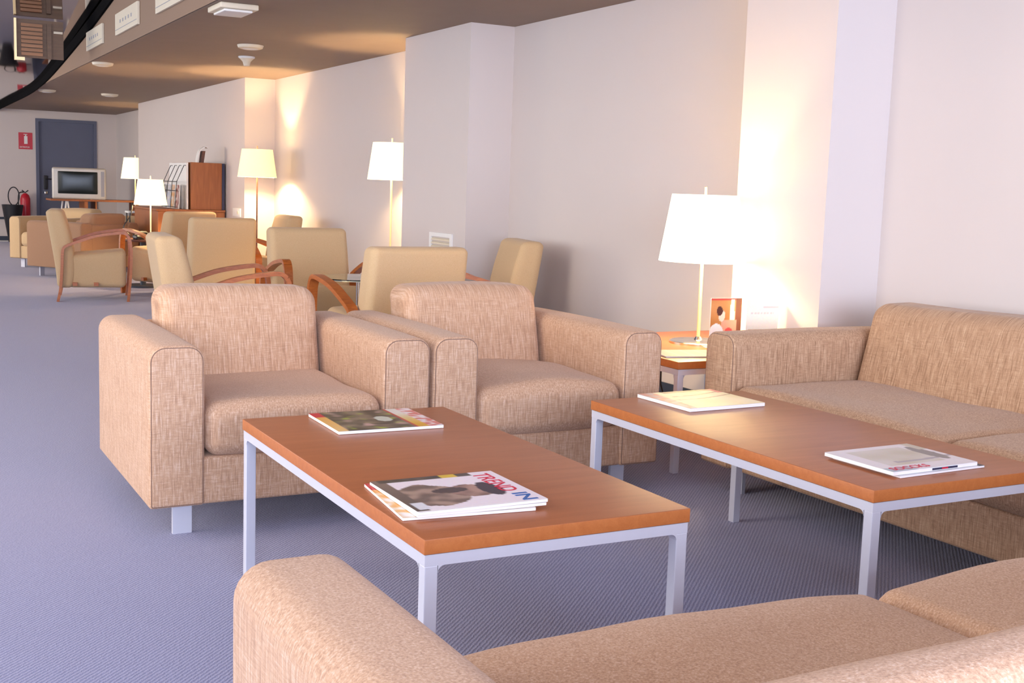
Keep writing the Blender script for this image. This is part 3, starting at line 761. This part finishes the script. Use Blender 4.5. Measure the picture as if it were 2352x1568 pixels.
# ------------------------------------------------------------------ television on its table, extinguisher, sign
tt = thing('television_table', 'reddish wood television table with lower shelf by the far door', 'table', (3.2, 20.0, 0))
MB().rbox(-.72, .62, -.3, .3, .735, .765, .004, k=1, m=1).build('tabletop', 'cabinet_wood', tt, smooth=False)
MB().rbox(-.2, .60, -.28, .28, .47, .495, .003, k=1, m=1).build('shelf', 'cabinet_wood', tt, smooth=False)
MB().box(.56, .60, -.28, .28, 0, .734).build('side_panel', 'cabinet_wood', tt, smooth=False)
MB().box(-.22, -.17, -.28, .28, 0, .734).build('side_panel', 'cabinet_wood', tt, smooth=False)
MB().box(-.05, -.03, -.25, .25, .496, .734).build('divider', 'cabinet_wood', tt, smooth=False)
MB().box(-.17, .56, .26, .28, 0.0, .469).build('back_panel', 'cabinet_wood', tt, smooth=False)
f = MB(); f.tube([(-.48, -.2, .734), (-.56, -.2, 0)], .014, 8).tube([(-.46, -.2, .734), (-.36, -.2, 0)], .014, 8).tube([(-.48, .2, .734), (-.56, .2, 0)], .014, 8); f.build('trestle_leg', 'white', tt)
tv = thing('television', 'silver tube television standing in front of the blue door', 'television', (2.93, 19.93, .7655), -.12)
MB().rbox(-.40, .40, -.22, -.10, 0, .49, .03, k=3, m=3).build('casing', 'tv_case', tv)
MB().rbox(-.30, .30, -.12, .18, .05, .42, .08, k=4, m=3, fn=lambda v: (v.x*(1-.9*max(0, v.y+.1)), v.y, .22+(v.z-.22)*(1-.8*max(0, v.y+.1)))).build('rear_housing', 'tv_case', tv)
MB().rbox(-.315, .27, -.232, -.20, .085, .43, .012, k=3, m=8, puff=(0, .012, 0)).build('screen', 'screen', tv)
MB().box(.32, .37, -.2235, -.2215, .05, .44).build('speaker_grille', 'ink_grey', tv, smooth=False)
sg = thing('extinguisher_sign', 'red and white fire extinguisher sign on the far wall', 'sign', (2.37, YF-.001, 1.69))
MB().box(-.11, .11, -.004, 0, -.14, .14).build('plate', 'red', sg, smooth=False)
MB().rbox(-.022, .032, -.0055, -.004, -.05, .08, .0005, k=1, m=1).box(-.006, .014, -.0055, -.004, .08, .11).box(-.03, .03, -.0055, -.004, .105, .115).build('symbol', 'white', sg, smooth=False)
text_mesh('lettering', 'EXTINTOR', .032, 'white', sg, (-.092, -.005, -.115), (HP, 0, 0), 1.0, .0004)
ex = thing('fire_extinguisher', 'red fire extinguisher below the sign on the far wall', 'extinguisher', (2.33, 21.75, .36))
MB().lathe([(.001, 0), (.075, 0), (.08, .02), (.08, .36), (.06, .42), (.025, .45), (.001, .45)], n=28, cap=False).build('cylinder', 'red', ex)
MB().tube([(-.05, 0, .50), (0, 0, .46), (.05, 0, .50)], .010, 6).build('valve', 'black', ex)
MB().tube(spline([(-.02, 0, .47), (-.10, -.02, .44), (-.11, -.02, .25), (-.10, -.02, .1)], 5), .010, 6).build('hose', 'black', ex)
MB().box(-.03, .03, .08, .178, .1, .3).build('bracket', 'black', ex, smooth=False)
bn = thing('bin', 'black tapered bin with a large looped handle left of the extinguisher', 'bin', (2.10, 21.45, 0))
MB().lathe([(.001, 0), (.07, 0), (.17, .62), (.165, .62), (.066, .01), (.001, .01)], n=28, cap=False).build('body', 'black', bn)
MB().tube([(.02+.085*math.cos(a), 0, .76+.15*math.sin(a)) for a in [math.radians(-70+320*i/24) for i in range(25)]], .009, 6).build('handle', 'black', bn)

# ------------------------------------------------------------------ wall and ceiling fittings
vg = thing('vent_grille', 'white louvred vent grille low on the near pillar', 'vent', (WP-.001, 7.58, .715))
f = MB(); f.box(-.014, 0, -.185, .185, .07, .098).box(-.014, 0, -.185, .185, -.098, -.07).box(-.014, 0, -.185, -.155, -.07, .07).box(-.014, 0, .155, .185, -.07, .07); f.build('frame', 'white', vg, smooth=False)
for i in range(5):
    z = -.052+.026*i; MB().box(-.011, -.002, -.155, .155, z-.004, z+.006).xf(lambda v, z=z: (v.x, v.y, v.z+(v.x+.006)*.9)).build('louvre', 'offwhite', vg, smooth=False)
ot = thing('wall_socket', 'white double wall socket near the floor lamp on the long wall', 'socket', (WP-.001, 12.86, .79))
MB().rbox(-.012, 0, -.15, .15, -.045, .045, .004, k=2, m=1).build('plate', 'white', ot)
MB().lathe([(.001, 0), (.02, 0), (.02, .004), (.001, .004)], n=16, cap=False).xf(lambda v: (-.0165+v.z, v.x-.06, v.y)).build('outlet', 'offwhite', ot)
def disc(name, label, cat, x, y, r, h=.03, group=None, z=HC):
    t = thing(name, label, cat, (x, y, z), 0, group)
    MB().lathe([(.001, -h), (r*.72, -h), (r*.93, -h*.75), (r, -.004), (r, -.0005), (.001, -.0005)], n=36, cap=False).build('trim_ring', 'offwhite', t)
    MB().lathe([(.001, -h-.004), (r*.5, -h-.004), (r*.6, -h-.0002), (.001, -h-.0002)], n=28, cap=False).build('lens', 'white', t)
    return t
disc('ceiling_light', 'round white ceiling disc just above the dome detector', 'light', 2.74, 9.63, .105)
sd = thing('smoke_detector', 'small white dome smoke detector on the ceiling', 'detector', (2.957, 10.51, HC))
MB().lathe([(.001, -.085), (.025, -.08), (.035, -.045), (.06, -.02), (.062, -.0005), (.001, -.0005)], n=32, cap=False).build('dome', 'offwhite', sd)
MB().lathe([(.066, -.018), (.072, -.010), (.072, -.0005), (.066, -.0005)], n=32, cap=False).build('ring', 'white', sd)
disc('ceiling_light', 'round ceiling light nearest the grilles, at the ceiling edge', 'light', 2.02, 12.17, .10)
disc('ceiling_light', 'round ceiling light toward the far wall, right of the pair', 'light', 2.84, 16.6, .11)
disc('ceiling_light', 'round ceiling light toward the far wall, left at the ceiling edge', 'light', 2.06, 16.58, .11)
bx = thing('emergency_light', 'white boxy emergency light at the top edge of the photo', 'light', (2.05, 7.60, HC))
MB().rbox(-.12, .12, -.16, .16, -.035, -.0005, .008, k=2, m=1).build('housing', 'offwhite', bx)
MB().rbox(-.09, .09, -.13, .13, -.05, -.0355, .006, k=2, m=1).build('diffuser', 'white', bx)
for i, (ya, yb, lb) in enumerate(((11.35, 12.22, 'white slotted grille on the ceiling step, farthest of three'), (9.75, 10.69, 'white slotted grille on the ceiling step, middle of three'), (8.15, 9.08, 'white slotted grille on the ceiling step, nearest of three'))):
    t = thing('ceiling_grille', lb, 'grille', (XE-.0005, (ya+yb)/2, 2.40), 0, 'slotted grilles on the ceiling step')
    h = (yb-ya)/2
    MB().rbox(-.022, 0, -h, h, -.088, .088, .004, k=1, m=1).build('panel', 'offwhite', t, smooth=False)
    for k in range(5): y = -h*.5+h*.25*k; MB().box(-.0235, -.0218, y-.018, y+.018, -.005, .022).build('slot', 'ink_grey', t, smooth=False)
    s = MB(); s.box(-.024, -.0218, -h+.02, h-.02, -.05, -.046); s.build('rib', 'ink_grey', t, smooth=False)

# pale strip on the floor before the far wall
struct(MB().box(XL, 2.3, 21.55, 21.86, .0005, .006).build('floor_strip', 'white', smooth=False))
# added slatted panel standing in for orange reflections in the mirror ceiling
sc = thing('reflection_stand_in', 'added orange-brown slatted stand-in for the ceiling reflection, upper left corner', 'screen', (1.245, 12.3, 2.19))
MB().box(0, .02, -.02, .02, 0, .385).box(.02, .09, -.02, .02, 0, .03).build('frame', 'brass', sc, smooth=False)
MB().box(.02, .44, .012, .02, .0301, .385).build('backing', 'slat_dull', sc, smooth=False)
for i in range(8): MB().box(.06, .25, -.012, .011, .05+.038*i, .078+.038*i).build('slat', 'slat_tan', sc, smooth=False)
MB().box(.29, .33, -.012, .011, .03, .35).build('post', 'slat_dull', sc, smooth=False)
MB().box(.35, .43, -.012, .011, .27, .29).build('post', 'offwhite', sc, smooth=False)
